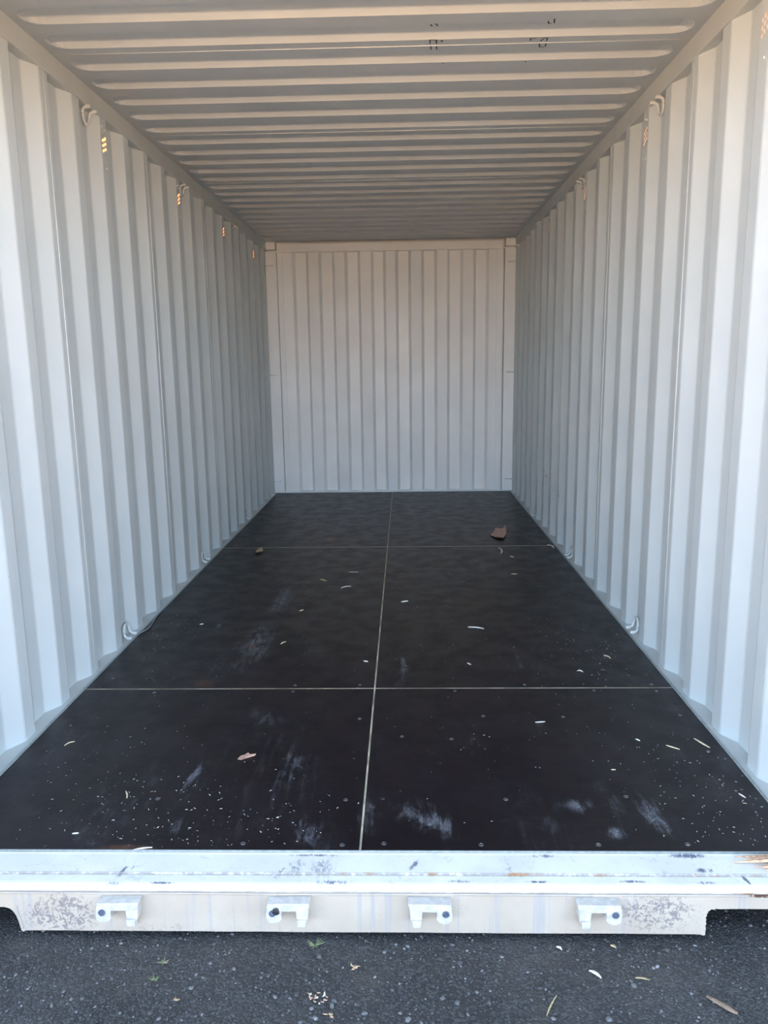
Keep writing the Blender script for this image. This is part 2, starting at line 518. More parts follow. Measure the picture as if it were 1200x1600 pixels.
# loose stones, nobody could count them
def stones():
    t = (1 + 5 ** 0.5) / 2
    ico = [Vector(p).normalized() for p in ((-1, t, 0), (1, t, 0), (-1, -t, 0), (1, -t, 0), (0, -1, t), (0, 1, t), (0, -1, -t), (0, 1, -t), (t, 0, -1), (t, 0, 1), (-t, 0, -1), (-t, 0, 1))]
    icf = [(0, 11, 5), (0, 5, 1), (0, 1, 7), (0, 7, 10), (0, 10, 11), (1, 5, 9), (5, 11, 4), (11, 10, 2), (10, 7, 6), (7, 1, 8), (3, 9, 4), (3, 4, 2), (3, 2, 6), (3, 6, 8), (3, 8, 9), (4, 9, 5), (2, 4, 11), (6, 2, 10), (8, 6, 7), (9, 8, 1)]
    V, F, T = [], [], []
    R = random.Random(3)
    def one(x, y, s):
        a = R.random() * 6.28
        ca, sa = math.cos(a), math.sin(a)
        sx, sy, sz = s * R.uniform(.75, 1.25), s * R.uniform(.55, .95), s * R.uniform(.4, .75)
        b0 = len(V)
        for p in ico:
            j = R.uniform(.8, 1.15)
            X, Y, Z = p.x * sx * j, p.y * sy * j, p.z * sz * j
            V.append((x + X * ca - Y * sa, y + X * sa + Y * ca, GZ + sz * 0.35 + Z))
        F.extend(tuple(b0 + q for q in f) for f in icf)
        q = R.random()
        tone = 0.04 + 0.62 * q ** 2.2
        if R.random() < 0.07: tone = R.uniform(.55, 1.0)
        T.extend([tone] * 12)
    for _ in range(17000):
        x, y = R.uniform(-1.35, 1.45), R.uniform(-0.62, 0.35)
        if mnoise.noise(Vector((x * 3, y * 3, 0))) < -0.25 and R.random() < .5: continue
        one(x, y, min(0.0085, 0.0015 * math.exp(R.gauss(0.30, 0.55))))
    for _ in range(4000):
        x, y = R.uniform(-2.6, 2.6), R.uniform(-2.4, -0.6)
        one(x, y, R.uniform(.0025, .006))
    me = bpy.data.meshes.new('gravel')
    me.from_pydata(V, [], F)
    at = me.attributes.new('tone', 'FLOAT', 'POINT')
    at.data.foreach_set('value', T)
    me.materials.append(M_STONE)
    o = bpy.data.objects.new('gravel', me)
    COL.objects.link(o)
    tag(o, 'small dark grey stones scattered over the ground in front of the sill', 'gravel', kind='stuff')
stones()

# ------------------------------------------------------------------ side walls
PITCH_W = 0.288
FLAT_I, SLOPE = 0.071, 0.068
def wall_profile(first_inner, k0, k1):
    """list of (y, depth 0 inner .. 1 outer) with small bend radii, from the middle of one inner flat to the middle of another"""
    pts = []
    c = 0.0035
    for k in range(k0, k1):
        a = first_inner + k * PITCH_W
        raw = [(a, 0), (a + FLAT_I, 0), (a + FLAT_I + SLOPE, 1), (a + PITCH_W - SLOPE, 1)]
        pts += raw
    return pts
def chamfer_profile(pts, c=0.004):
    out = [pts[0]]
    for i in range(1, len(pts) - 1):
        p = Vector(pts[i]); a = Vector(pts[i - 1]); b2 = Vector(pts[i + 1])
        d1, d2 = (a - p), (b2 - p)
        out.append(tuple(p + d1.normalized() * min(c, d1.length * .4)))
        out.append(tuple(p + d2.normalized() * min(c, d2.length * .4)))
    out.append(pts[-1])
    return out

VENT_Z0, VENT_Z1 = 2.185, 2.273
def build_wall(side, first_inner, vents):
    wall = tag(empty('wall_left' if side < 0 else 'wall_right'), ('left' if side < 0 else 'right') + ' corrugated steel side wall painted pale grey', kind='structure')
    # panel joints sit on inner flats k = 1, 5, 9, 13, 17
    joints = [0.02] + [first_inner + k * PITCH_W + FLAT_I * 0.62 for k in (1, 5, 9, 13, 17)] + [L + .06]
    raw = [(y, d * DEP) for y, d in wall_profile(first_inner, -3, 20)]
    def depth_at(y):
        for (a, da), (b_, db) in zip(raw, raw[1:]):
            if a <= y <= b_: return da + (db - da) * (y - a) / (b_ - a)
        return 0
    for pi in range(len(joints) - 1):
        y0, y1 = joints[pi], joints[pi + 1]
        if y1 - y0 < 0.03: continue
        seg = [(y0, depth_at(y0))] + [p for p in raw if y0 + .002 < p[0] < y1 - .002] + [(y1, depth_at(y1))]
        seg = chamfer_profile(seg)
        bm = bmesh.new()
        th = 0.002
        vz = [0.0, VENT_Z0, VENT_Z1, HR - 0.078]
        def col(y, d, off): return [bm.verts.new((side * (XW + d + off), y, z)) for z in vz]
        cols = [(y, d, col(y, d, 0), col(y, d, th)) for y, d in seg]
        for (ya, da, A, A2), (yb, db, B, B2) in zip(cols, cols[1:]):
            mid = (ya + yb) / 2
            vent = da < .0008 and db < .0008 and any(v - FLAT_I / 2 - .001 < mid < v + FLAT_I / 2 + .001 for v in vents)
            for i in range(3):
                if vent and i == 1: continue
                bm.faces.new((A[i], B[i], B[i + 1], A[i + 1]))
                bm.faces.new((A2[i], A2[i + 1], B2[i + 1], B2[i]))
        me = bpy.data.meshes.new('wall_panel')
        bm.to_mesh(me); bm.free()
        me.materials.append(M_WALL)
        o = bpy.data.objects.new('wall_panel', me)
        COL.objects.link(o); o.parent = wall
        if 0 < pi:
            bm = bmesh.new()
            x = side * XW
            pts = [(x - side * .0005, y0 - .004, 0.004), (x - side * .0005, y0 - .004 + .001, 1.2), (x - side * .0005, y0 - .004, HR - .08)]
            tube(bm, pts, 0.0019, 6)
            obj('weld_seam', bm, M_WELD, wall, smooth=True)
    return wall

INN_L, INN_R = 0.897, 0.946
vent_l = [INN_L + FLAT_I / 2 + PITCH_W * k for k in (-1, 3, 7, 11, 15)]
vent_r = [INN_R + FLAT_I / 2 + PITCH_W * k for k in (-1, 3, 7, 11, 15)]
wl_o = build_wall(-1, INN_L, vent_l)
wr_o = build_wall(1, INN_R, vent_r)

# ------------------------------------------------------------------ ceiling (roof panels, five troughs each)
def build_ceiling():
    ceil = tag(empty('ceiling', (0, 0, HR)), 'corrugated steel roof of the container, seen from below', kind='structure')
    xs = [(-1.25, 0, 0), (-1.152, 0, 0), (-1.145, .30, .30), (-1.132, .62, .62), (-1.112, .88, .88), (-1.085, 1, 1), (-0.4, 1, 1), (0.4, 1, 1),
          (1.085, 1, 1), (1.112, .88, .88), (1.132, .62, .62), (1.145, .30, .30), (1.152, 0, 0), (1.25, 0, 0)]
    RD = 0.021
    def ypts(c, w):
        # trough from c-0.118+... (near lip) to c+0.007 (far foot)
        mid = c - 0.052
        hw = 0.060 * (0.25 + 0.75 * w)
        return [(mid - hw - .002, 0.0), (mid - hw + .010, .9), (mid - hw + .014, 1.0), (mid + hw - .014, 1.0), (mid + hw - .010, .9), (mid + hw + .002, 0.0)]
    for m_ in range(-2, 5):
        s = 1.46 + 1.055 * m_
        y0, y1 = s - 0.158, s + 1.055 - 0.158
        y1 = min(y1, L - 0.002)
        if y0 > L - 0.1: break
        cs = [s + .209 * j for j in range(5)]
        cs = [c for c in cs if c + 0.03 < L - 0.10 and c < 5.6]
        y0 = max(y0, -0.10)
        cs = [c for c in cs if c - .13 > y0]
        bm = bmesh.new()
        rows = []
        for x, d, w in xs:
            r = [bm.verts.new((x, y0, 0))]
            for c in cs:
                for y, h in ypts(c, w):
                    r.append(bm.verts.new((x, y, RD * h * d)))
            r.append(bm.verts.new((x, y1, 0)))
            rows.append(r)
        for A, B in zip(rows, rows[1:]):
            for i in range(len(A) - 1):
                bm.faces.new((A[i], A[i + 1], B[i + 1], B[i]))
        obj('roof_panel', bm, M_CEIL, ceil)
        if m_ > -2:
            bm = bmesh.new()
            tube(bm, [(-1.14, y0, -.0005), (0, y0 + .001, -.0005), (1.14, y0, -.0005)], 0.0022, 6)
            obj('weld_seam', bm, M_WELD, ceil, smooth=True)
    # roof skin above, keeps the sun out
    bm = bmesh.new()
    box(bm, -1.28, 1.28, -0.17, L + .075, 0.030, 0.036)
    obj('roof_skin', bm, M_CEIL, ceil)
    # marker pen marks on the flats, flat ink strokes
    MARKS = [[(0.227, 1.251), (0.228, 1.285)], [(0.227, 1.251), (0.25, 1.252), (0.252, 1.287)], [(0.232, 1.309), (0.233, 1.34)], [(0.253, 1.31), (0.255, 1.34)],
             [(0.269, 1.258), (0.27, 1.27), (0.274, 1.26)], [(0.225, 1.121), (0.23, 1.137)], [(0.241, 1.116), (0.248, 1.125), (0.248, 1.135)],
             [(0.594, 1.279), (0.592, 1.262), (0.612, 1.262)], [(0.633, 1.287), (0.640, 1.262), (0.653, 1.260), (0.653, 1.287)],
             [(0.632, 1.311), (0.637, 1.342), (0.654, 1.342)], [(0.656, 1.312), (0.658, 1.338)], [(0.648, 1.102), (0.651, 1.12), (0.653, 1.135)],
             [(0.63, 1.12), (0.634, 1.137), (0.643, 1.137)], [(0.605, 1.479), (0.610, 1.486)], [(0.282, 1.480), (0.287, 1.482)]]
    bm = bmesh.new()
    for st in MARKS:
        for (xa, ya), (xb, yb) in zip(st, st[1:]):
            d = Vector((xb - xa, yb - ya, 0)); 
            n = Vector((-d.y, d.x, 0)).normalized() * 0.0030
            e = d.normalized() * .0015
            a = Vector((xa, ya, -.0006)) - e; b_ = Vector((xb, yb, -.0006)) + e
            bm.faces.new([bm.verts.new(p) for p in (a - n, b_ - n * .7, b_ + n * .7, a + n)])
    obj('marker_marks', bm, M_INK, ceil)['label'] = 'hand-drawn black marker pen marks'
build_ceiling()

# ------------------------------------------------------------------ rails (trim)
def rail(name, label, x0, x1, y0, y1, z0, z1, mat=M_RAIL, bev=.004):
    bm = bmesh.new()
    box(bm, x0, x1, y0, y1, z0, z1, bev)
    return tag(obj(name, bm, mat), label, kind='structure')
rail('trim_1', 'square steel top rail along the left wall', -1.275, -1.184, -.1, L + .06, HR - .078, HR + .028)
rail('trim_2', 'square steel top rail along the right wall', 1.184, 1.275, -.1, L + .06, HR - .078, HR + .028)
for s, nm, side in ((-1, 'trim_3', 'left'), (1, 'trim_4', 'right')):
    bm = bmesh.new()
    pts = [(s * 1.168, -.001), (s * 1.172, .001), (s * 1.25, .0035), (s * 1.25, -.155), (s * 1.21, -.155), (s * 1.21, -.01), (s * 1.168, -.01)]
    extrude_poly(bm, pts, 1, 0.002, L + .05)
    tag(obj(nm, bm, M_RAIL), 'steel bottom rail forming a pale ledge along the %s wall' % side, kind='structure')
# corner posts and header of the doorway
for s, nm, side in ((-1, 'trim_5', 'left'), (1, 'trim_6', 'right')):
    bm = bmesh.new()
    box(bm, min(s * 1.185, s * 1.30), max(s * 1.185, s * 1.30), -.16, .018, -.04, 2.42, .006)
    box(bm, min(s * 1.15, s * 1.30), max(s * 1.15, s * 1.30), -.175, -.01, -.163, -.045, .008)
    tag(obj(nm, bm, M_RAIL), '%s steel corner post of the container doorway' % side, kind='structure')
rail('trim_7', 'steel header beam over the container doorway', -1.18, 1.18, -.16, -.10, 2.335, 2.45)

# ------------------------------------------------------------------ end wall
def build_back():
    wb = tag(empty('wall_back', (0, L, 0)), 'corrugated steel end wall with raised frame at the far end of the container', kind='structure')
    # local y: 0 = frame plane, positive = farther
    bm = bmesh.new()
    box(bm, -1.082, 1.074, -.012, .06, 2.318, 2.397, .003)
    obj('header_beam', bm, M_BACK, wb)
    for x0, x1 in ((-1.082, -1.003), (1.003, 1.074)):
        bm = bmesh.new()
        box(bm, x0, x0 + .052 if x0 < 0 else x1, 0.004, .06, 0.0, 2.318, .002) if x0 < 0 else box(bm, x1 - .06, x1, 0.004, .06, 0.0, 2.318, .002)
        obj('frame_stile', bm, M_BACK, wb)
    # corrugated infill: slopes at these x
    sl = [-.926, -.799, -.675, -.548, -.425, -.300, -.174, -.058, .062, .184, .309, .433, .556, .681, .807, .928]
    w = .012
    pts = [(-1.034, .010)]
    d0, d1 = .018, .062
    cur = d0
    for x in sl:
        nxt = d1 if cur == d0 else d0
        pts += [(x - w, cur), (x + w, nxt)]
        cur = nxt
    pts.append((1.020, cur))
    pts = chamfer_profile(pts, .003)
    bm = bmesh.new()
    A = [bm.verts.new((x, y, 0.012)) for x, y in pts]
    B = [bm.verts.new((x, y, 2.318)) for x, y in pts]
    for i in range(len(pts) - 1):
        bm.faces.new((A[i], A[i + 1], B[i + 1], B[i]))
    # two thin lap seams
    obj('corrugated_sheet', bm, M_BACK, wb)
    bm = bmesh.new()
    box(bm, -1.185, 1.185, -.004, .05, -.004, .012, .002)
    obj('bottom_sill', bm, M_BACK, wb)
    bm = bmesh.new()
    box(bm, -1.28, 1.28, .070, .078, -.15, HR + .03)
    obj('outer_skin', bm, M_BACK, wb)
    for s in (-1, 1):
        bm = bmesh.new()
        a, b_ = (s * 1.088, s * 1.23)
        box(bm, min(a, b_), max(a, b_), .006, .06, .004, 2.322, .004)
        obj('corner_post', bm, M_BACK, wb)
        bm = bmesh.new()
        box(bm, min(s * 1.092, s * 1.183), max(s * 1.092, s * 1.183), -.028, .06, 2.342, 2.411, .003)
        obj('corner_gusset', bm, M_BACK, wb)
        for z, ln in ((2.20, .062), (1.17, .062), (0.12, .062)):
            bm = bmesh.new()
            x1 = s * (1.19 - ln)
            tube(bm, [(s * 1.19, -.012, z), (x1 + s * .008, -.012, z), (x1, -.006, z), (x1, .008, z)], .007, 8)
            obj('lashing_bar', bm, M_BACK, wb, smooth=True)
    # white touch-up paint dabs low on the sheet
    bm = bmesh.new()
    for x, z0, z1, ww in ((-.016, .22, .40, .018), (.03, .12, .41, .016)):
        vs = [bm.verts.new((x + ww * q[0] * .5, .0605 if -.058 + w < x < .062 - w else .016, z0 + (z1 - z0) * q[1])) for q in ((-1, 0), (.6, .03), (1, .5), (.8, 1), (-.9, .95), (-1.1, .4))]
        bm.faces.new(vs)
    d = obj('touch_up_paint', bm, simple('touch_up_paint', (0.95, 0.97, 0.98), 0.4, 0, 0.02), wb)
    d['label'] = 'two lighter dabs of touch-up paint'
build_back()

# ------------------------------------------------------------------ floor
def build_floor():
    fl = tag(empty('floor'), 'dark film-faced plywood floor of six sheets', kind='structure')
    bm = bmesh.new()
    box(bm, -1.165, 1.165, 0.002, L, -.045, -.020)
    obj('deck_base', bm, M_DARKSTEEL, fl)
    S1, S2 = 1.048, 3.475
    g = .0022
    rows = [(0.004, S1 - g), (S1 + g, S2 - .0042), (S2 + .0042, L - .004)]
    def head(mat):
        bm = bmesh.new()
        # countersunk pan head with a cross recess
        n = 12
        prof = [(.0, .0011), (.0035, .0011), (.0042, .0022), (.0070, .0020), (.0088, .0008), (.0092, -.001)]
        c = bm.verts.new((0, 0, prof[0][1]))
        rings = [[bm.verts.new((r * math.cos(6.2832 * j / n), r * math.sin(6.2832 * j / n), z)) for j in range(n)] for r, z in prof[1:]]
        for j in range(n): bm.faces.new((c, rings[0][j], rings[0][(j + 1) % n]))
        for a, b_ in zip(rings, rings[1:]):
            for j in range(n): bm.faces.new((a[j], b_[j], b_[(j + 1) % n], a[(j + 1) % n]))
        me = bpy.data.meshes.new('screw'); bm.to_mesh(me); bm.free(); me.materials.append(mat)
        return me
    bright, dull = head(M_STEEL), head(M_DARKSTEEL)
    SCR = [(-.853, .019), (-.321, .033), (-.054, .028), (.057, .034), (.316, .03), (.626, .031), (.862, .035), (-.061, .246), (.048, .253), (.409, .25),
           (.763, .265), (-.05, .78), (.104, .642), (.272, .623), (.05, .785), (.398, .799), (.685, .793), (1.107, .802), (-.325, 1.079), (-.325, 1.017),
           (-.873, 1.012), (-.066, 1.079), (.31, 1.019), (.59, 1.079), (.85, 1.021), (1.09, 1.014), (1.09, 1.079), (1.107, .537), (-1.107, .775), (-.62, .25)]
    R = random.Random(5)
    for yy in (1.35, 1.62, 1.93, 2.22, 2.52, 2.82, 3.12, 3.44, 3.52, 3.85, 4.2, 4.55, 4.9, 5.25, 5.6, 5.82):
        for xx in (-1.1, -.72, -.36, -.06, .06, .36, .72, 1.1):
            SCR.append((xx + R.uniform(-.02, .02), yy + R.uniform(-.008, .008)))
    for xa, xb in ((-1.163, -.0022 - .006), (-.0018 + .0, 1.163)):
        for r, (ya, yb) in enumerate(rows):
            bm = bmesh.new()
            box(bm, xa, xb, ya, yb, -.020, 0.0)
            top = [e for e in bm.edges if all(v.co.z > -.001 for v in e.verts)]
            bmesh.ops.bevel(bm, geom=top, offset=.0012, segments=1, affect='EDGES')
            sh = obj('plywood_sheet', bm, M_FLOOR, fl)
            for x, y in SCR:
                if xa < x < xb and ya < y < yb:
                    isb = y < 1.1 and R.random() < .85
                    s = bpy.data.objects.new('screw', bright if isb else dull)
                    COL.objects.link(s); s.parent = sh
                    s.location = (x, y, 0.0)
                    s.rotation_euler = (R.uniform(-.12, .12), R.uniform(-.12, .12), R.random())
                    s.scale = (.82, .82, 1)
                    if not isb: s.scale = (.7, .7, .5)
    def strip(x0, x1, y0, y1):
        bm = bmesh.new()
        box(bm, x0, x1, y0, y1, -.018, .0003)
        obj('joint_strip', bm, M_JOINT, fl)
    strip(-.0078, -.0022, .004, L - .004)
    for S, gg in ((S1, g * .9), (S2, .004)):
        strip(-1.163, -.0085, S - gg, S + gg)
        strip(-.0015, 1.163, S - gg, S + gg)
    for s in (-1, 1):
        bm = bmesh.new()
        R2 = random.Random(11 + s)
        pts, n = [], 90
        for i in range(n + 1):
            y = .004 + (L - .01) * i / n
            pts.append((s * (1.1655 + R2.uniform(-.0006, .0012)), y, .0005))
        tube(bm, pts, .0042, 6)
        obj('edge_sealant', bm, M_SEAL, fl, smooth=True)
    bm = bmesh.new()
    tube(bm, smooth_path([(-1.166, 1.66, .003), (-1.158, 1.70, .004), (-1.142, 1.76, .005), (-1.146, 1.84, .006), (-1.158, 1.95, .005), (-1.166, 2.06, .003)], 4), .003, 6)
    q = obj('loose_sealant', bm, M_SEAL, fl, smooth=True)
    q['label'] = 'loop of sealant lifted off the left edge'
    bm = bmesh.new()
    tube(bm, [(-1.163, .001, -.001), (0, .001, -.001), (1.163, .001, -.001)], .0035, 6)
    obj('front_sealant', bm, M_SEAL, fl, smooth=True)
build_floor()

# ------------------------------------------------------------------ door sill
def build_sill():
    t = tag(empty('trim_8', (0, 0, 0)), 'worn white steel door sill across the front of the container', kind='structure')
    prof = [(-.003, -.002), (-.010, -.0035), (-.074, -.0095), (-.078, -.0125), (-.104, -.0150), (-.110, -.0165), (-.1155, -.0200), (-.118, -.0245), (-.118, -.031),
            (-.1165, -.035), (-.1125, -.037), (-.106, -.037), (-.106, -.028), (-.003, -.016)]
    bm = bmesh.new()
    extrude_poly(bm, prof, 0, -1.183, 1.183)
    obj('sill_plate', bm, M_SILL, t)
    # front face plate with notches at both ends
    R = random.Random(2)
    P = [(-1.148, -.036), (1.148, -.036)]
    P += [(1.148, -.0775)]
    x = 1.14
    while x > .90:
        P.append((x, -.0775 + R.uniform(-.0004, .0004))); x -= .02
    jag = [(.890, -.0785), (.884, -.0770), (.878, -.0800), (.872, -.0790), (.867, -.0835), (.8635, -.0850), (.8640, -.090), (.8605, -.0925), (.8625, -.098), (.8590, -.101),
           (.8610, -.108), (.8600, -.114), (.8620, -.119), (.8600, -.126), (.8615, -.134), (.8605, -.142), (.8610, -.1515), (.856, -.1525), (.848, -.1500), (.835, -.1492)]
    P += jag
    x = .80
    while x > -.84:
        P.append((x, -.1492 + R.uniform(-.0006, .0005))); x -= .05
    P += [(-.845, -.1492), (-.857, -.1495), (-.8640, -.1530), (-.8675, -.150), (-.870, -.140), (-.8725, -.125), (-.877, -.108), (-.884, -.094), (-.893, -.086), (-.905, -.0825), (-.93, -.0815), (-1.148, -.0815)]
    bm = bmesh.new()
    extrude_poly(bm, P, 1, -.1135, -.1065)
    obj('face_plate', bm, M_FACE, t)
    bm = bmesh.new()
    tube(bm, smooth_path([(-1.1, -.1145, -.0395), (-.7, -.1145, -.0405), (-.45, -.1145, -.0400), (-.1, -.1145, -.0415), (.2, -.1145, -.0400), (.55, -.1145, -.0405), (.8, -.1145, -.040), (1.1, -.1145, -.0400)], 6), .0028, 6)
    obj('weld_bead', bm, M_FACE, t, smooth=True)
    # heat-affected plate edges beside the left notch
    bm = bmesh.new()
    tube(bm, smooth_path([(-.862, -.1145, -.143), (-.866, -.1145, -.12), (-.872, -.1145, -.10), (-.8745, -.1145, -.078)], 4), .0018, 6)
    obj('weld_bead', bm, M_FACE, t, smooth=True)
build_sill()

# ------------------------------------------------------------------ locking bar keepers on the sill face
def build_keeper(mirror):
    """origin on the sill face at the middle of the keeper's top edge; built to project towards -y"""
    root = empty('locking_bar_keeper')
    k = -1 if mirror else 1
    def X(v): return v * k
    def ext(bm, pts, y0, y1, bev=.002):
        n0 = len(bm.faces)
        q = [(X(p[0]), p[1]) for p in pts]
        extrude_poly(bm, q, 1, y0, y1)
        bm.edges.ensure_lookup_table()
        if bev: bmesh.ops.bevel(bm, geom=list(bm.edges), offset=bev, segments=2, profile=.6, affect='EDGES', clamp_overlap=True)
    bm = bmesh.new()
    ext(bm, [(-.054, -.002), (.052, -.004), (.053, -.020), (.022, -.024), (-.020, -.024), (-.050, -.018)], -.032, 0)
    obj('bridge', bm, M_RING_W, root)
    bm = bmesh.new()
    ext(bm, [(-.050, -.014), (-.018, -.020), (-.020, -.050), (-.024, -.058), (-.044, -.058), (-.048, -.045)], -.030, 0, .0015)
    obj('leg', bm, M_RING_W, root)
    bm = bmesh.new()
    ext(bm, [(-.044, -.046), (-.021, -.046), (-.022, -.060), (-.025, -.064), (-.042, -.064)], -.037, -.004, .0015)
    obj('foot', bm, M_RING_W, root)
    bm = bmesh.new()
    ext(bm, [(-.040, -.060), (-.024, -.060), (-.026, -.082), (-.037, -.082)], -.006, 0, 0)
    obj('weld_tab', bm, M_FACE, root)
    # hooked lobe that holds the cam, with a round bore
    bm = bmesh.new()
    lobe = [(.014, -.018), (.053, -.010), (.055, -.030), (.054, -.048), (.046, -.055), (.034, -.057), (.022, -.052), (.015, -.043), (.0205, -.034)]
    ext(bm, lobe, -.034, 0, .0025)
    obj('hook', bm, M_RING_W, root)
    bm = bmesh.new()
    n = 12
    ring = [[bm.verts.new((X(.039) + r * math.cos(6.2832 * j / n), y, -.027 + r * math.sin(6.2832 * j / n))) for j in range(n)] for r, y in ((.0085, -.0340), (.0088, -.0368), (.0066, -.0368), (.0058, -.0345))]
    for a, b_ in zip(ring, ring[1:]):
        for j in range(n): bm.faces.new((a[j], a[(j + 1) % n], b_[(j + 1) % n], b_[j]))
    bm.faces.new(ring[-1])
    h = obj('bore', bm, M_BORE_SHADE, root)
    return root
M_RING_W = simple('white_casting_paint', (0.54, 0.52, 0.49), 0.4, 0, 0.12, 60)
M_BORE_SHADE = simple('bore_shade_colour', (0.10, 0.12, 0.18), 0.5, 0, 0.4, 200)  # dark colour stands in for the shade inside the bore
K_L = build_keeper(True)
K_R = build_keeper(False)
kz = -.043
keepers = [(K_L, -.602, 'white cast locking bar keeper on the sill face, nearest the left notch'), (copy_tree(K_L, (0, 0, 0)), -.176, 'white locking bar keeper with a black grease blot, left of the centre joint'),
           (K_R, .174, 'white locking bar keeper with a round bore, just right of the centre joint'), (copy_tree(K_R, (0, 0, 0)), .588, 'white locking bar keeper nearest the right notch of the sill')]
for o, x, lab in keepers:
    o.location = (x, -.1135, kz)
    tag(o, lab, 'keeper', 'locking bar keepers on the door sill')
# grease blot on the second keeper
bm = bmesh.new()
bmesh.ops.create_icosphere(bm, subdivisions=2, radius=.010)
for v in bm.verts:
    v.co.y *= .35
    v.co *= 1 + .25 * mnoise.noise(v.co * 140)
o = obj('grease_blot', bm, M_DARKSTEEL, keepers[1][0], (-.030, -.0345, -.022))
o['label'] = 'black grease blot'

# ------------------------------------------------------------------ lashing rings
def build_ring():
    """origin on the ledge, +x towards the wall"""
    root = empty('lashing_ring')
    bm = bmesh.new()
    p = smooth_path([(-.012, -.036, .005), (.006, -.036, .0055), (.019, -.036, .011), (.024, -.034, .028), (.026, -.024, .050), (.027, 0, .062),
                     (.026, .024, .050), (.024, .034, .028), (.019, .036, .011), (.006, .036, .0055), (-.012, .036, .005)], 4)
    tube(bm, p, .0064, 8)
    obj('ring_rod', bm, M_RING, root, smooth=True)
    for y in (-.036, .036):
        bm = bmesh.new()
        box(bm, -.012, .010, y - .008, y + .008, -.001, .003, .001)
        obj('weld_fillet', bm, M_WELD, root)
    return root
ring0 = build_ring()
first = True
desc = {0: 'nearest to the doorway', 1: 'second from the doorway', 2: 'third from the doorway', 3: 'at the far end by the end wall'}
for s, inn, side in ((-1, INN_L, 'left'), (1, INN_R, 'right')):
    for lvl in ('bottom', 'top'):
        for i, k in enumerate((2, 7, 12, 16)):
            y = inn + FLAT_I + SLOPE + .042 + k * PITCH_W
            if k == 16: y = inn + FLAT_I + SLOPE + .042 + k * PITCH_W
            o = ring0 if first else copy_tree(ring0, (0, 0, 0))
            first = False
            x = s * 1.184
            o.location = (x, y, .003 if lvl == 'bottom' else HR - .079)
            o.scale = (s, 1, 1 if lvl == 'bottom' else -1)
            lab = ('lashing ring on the floor ledge, %s wall, %s' if lvl == 'bottom' else 'lashing ring under the top rail, %s wall, %s') % (side, desc[i])
            tag(o, lab, 'lashing ring', 'lashing rings on the %s wall, %s row' % (side, lvl))

# ------------------------------------------------------------------ air vents
def build_vent():
    """local +x points to the inside, y along the wall, origin at middle of the plate"""
    root = empty('air_vent')
    W, Z0, Z1 = FLAT_I - .0005, VENT_Z0, VENT_Z1
    H = Z1 - Z0
    bm = bmesh.new()
    n = 12
    cw, ch, R = .0165, .0215, .0058
    def rect(y0, y1, z0, z1):
        if y1 - y0 > 1e-6 and z1 - z0 > 1e-6:
            bm.faces.new([bm.verts.new((0, *p)) for p in ((y0, z0), (y1, z0), (y1, z1), (y0, z1))])
    def tile(yc, zc):
        per = []
        for j in range(n):
            a = 6.283185 * j / n
            c, s_ = math.cos(a), math.sin(a)
            sc = min(cw / 2 / abs(c) if abs(c) > 1e-6 else 9, ch / 2 / abs(s_) if abs(s_) > 1e-6 else 9)
            per.append((c * sc, s_ * sc))
        # snap nearest to corners
        for cy in (-1, 1):
            for cz in (-1, 1):
                j = min(range(n), key=lambda q: (per[q][0] - cy * cw / 2) ** 2 + (per[q][1] - cz * ch / 2) ** 2)
                per[j] = (cy * cw / 2, cz * ch / 2)
        O = [bm.verts.new((0, yc + p[0], zc + p[1])) for p in per]
        I = [bm.verts.new((0, yc + R * math.cos(6.283185 * j / n), zc + R * 1.25 * math.sin(6.283185 * j / n))) for j in range(n)]
        I2 = [bm.verts.new((-.003, v.co.y, v.co.z)) for v in I]
        for j in range(n):
            q = (j + 1) % n
            bm.faces.new((O[j], O[q], I[q], I[j])); bm.faces.new((I[j], I[q], I2[q], I2[j]))
    ys = (-cw, 0, cw)
    offs = (0.0, ch / 3, 2 * ch / 3)
    for yc, of in zip(ys, offs):
        zb = -H / 2 + .002 + of
        rect(yc - cw / 2, yc + cw / 2, -H / 2, zb)
        cnt = 3
        for q in range(cnt): tile(yc, zb + ch / 2 + q * ch)
        rect(yc - cw / 2, yc + cw / 2, zb + cnt * ch, H / 2)
    rect(-W / 2, -1.5 * cw, -H / 2, H / 2); rect(1.5 * cw, W / 2, -H / 2, H / 2)
    obj('perforated_plate', bm, M_WALL, root)
    bm = bmesh.new()
    x0, x1, y0, y1, z0, z1 = -.055, -.005, -.033, .033, -H / 2 - .004, H / 2 + .004
    v = [bm.verts.new(p) for p in ((x0, y0, z0), (x1, y0, z0), (x1, y1, z0), (x0, y1, z0), (x0, y0, z1), (x1, y0, z1), (x1, y1, z1), (x0, y1, z1))]
    for q in ((0, 3, 2, 1), (4, 5, 6, 7), (0, 1, 5, 4), (2, 3, 7, 6), (3, 0, 4, 7)):
        bm.faces.new([v[i] for i in q])
    c = obj('outer_cover', bm, M_ORANGE, root)
    c['label'] = 'orange translucent plastic cover outside, lit by the sun'
    for yy, zz in ((-.016, H / 2 + .026), (.014, H / 2 + .016), (.010, -H / 2 - .055)):
        bm = bmesh.new()
        prof = [(.0055, 0), (.005, .002), (.003, .0034)]
        rg = [[bm.verts.new((x, yy + r * math.cos(6.2832 * j / 10), zz + r * math.sin(6.2832 * j / 10))) for j in range(10)] for r, x in prof]
        for a, b_ in zip(rg, rg[1:]):
            for j in range(10): bm.faces.new((a[j], a[(j + 1) % 10], b_[(j + 1) % 10], b_[j]))
        bm.faces.new(rg[-1])
        obj('rivet', bm, M_RING, root, smooth=False)
    return root
vent0 = build_vent()
first = True
vd = ['nearest the doorway', 'first from the doorway', 'second from the doorway', 'third from the doorway', 'farthest, near the end wall']
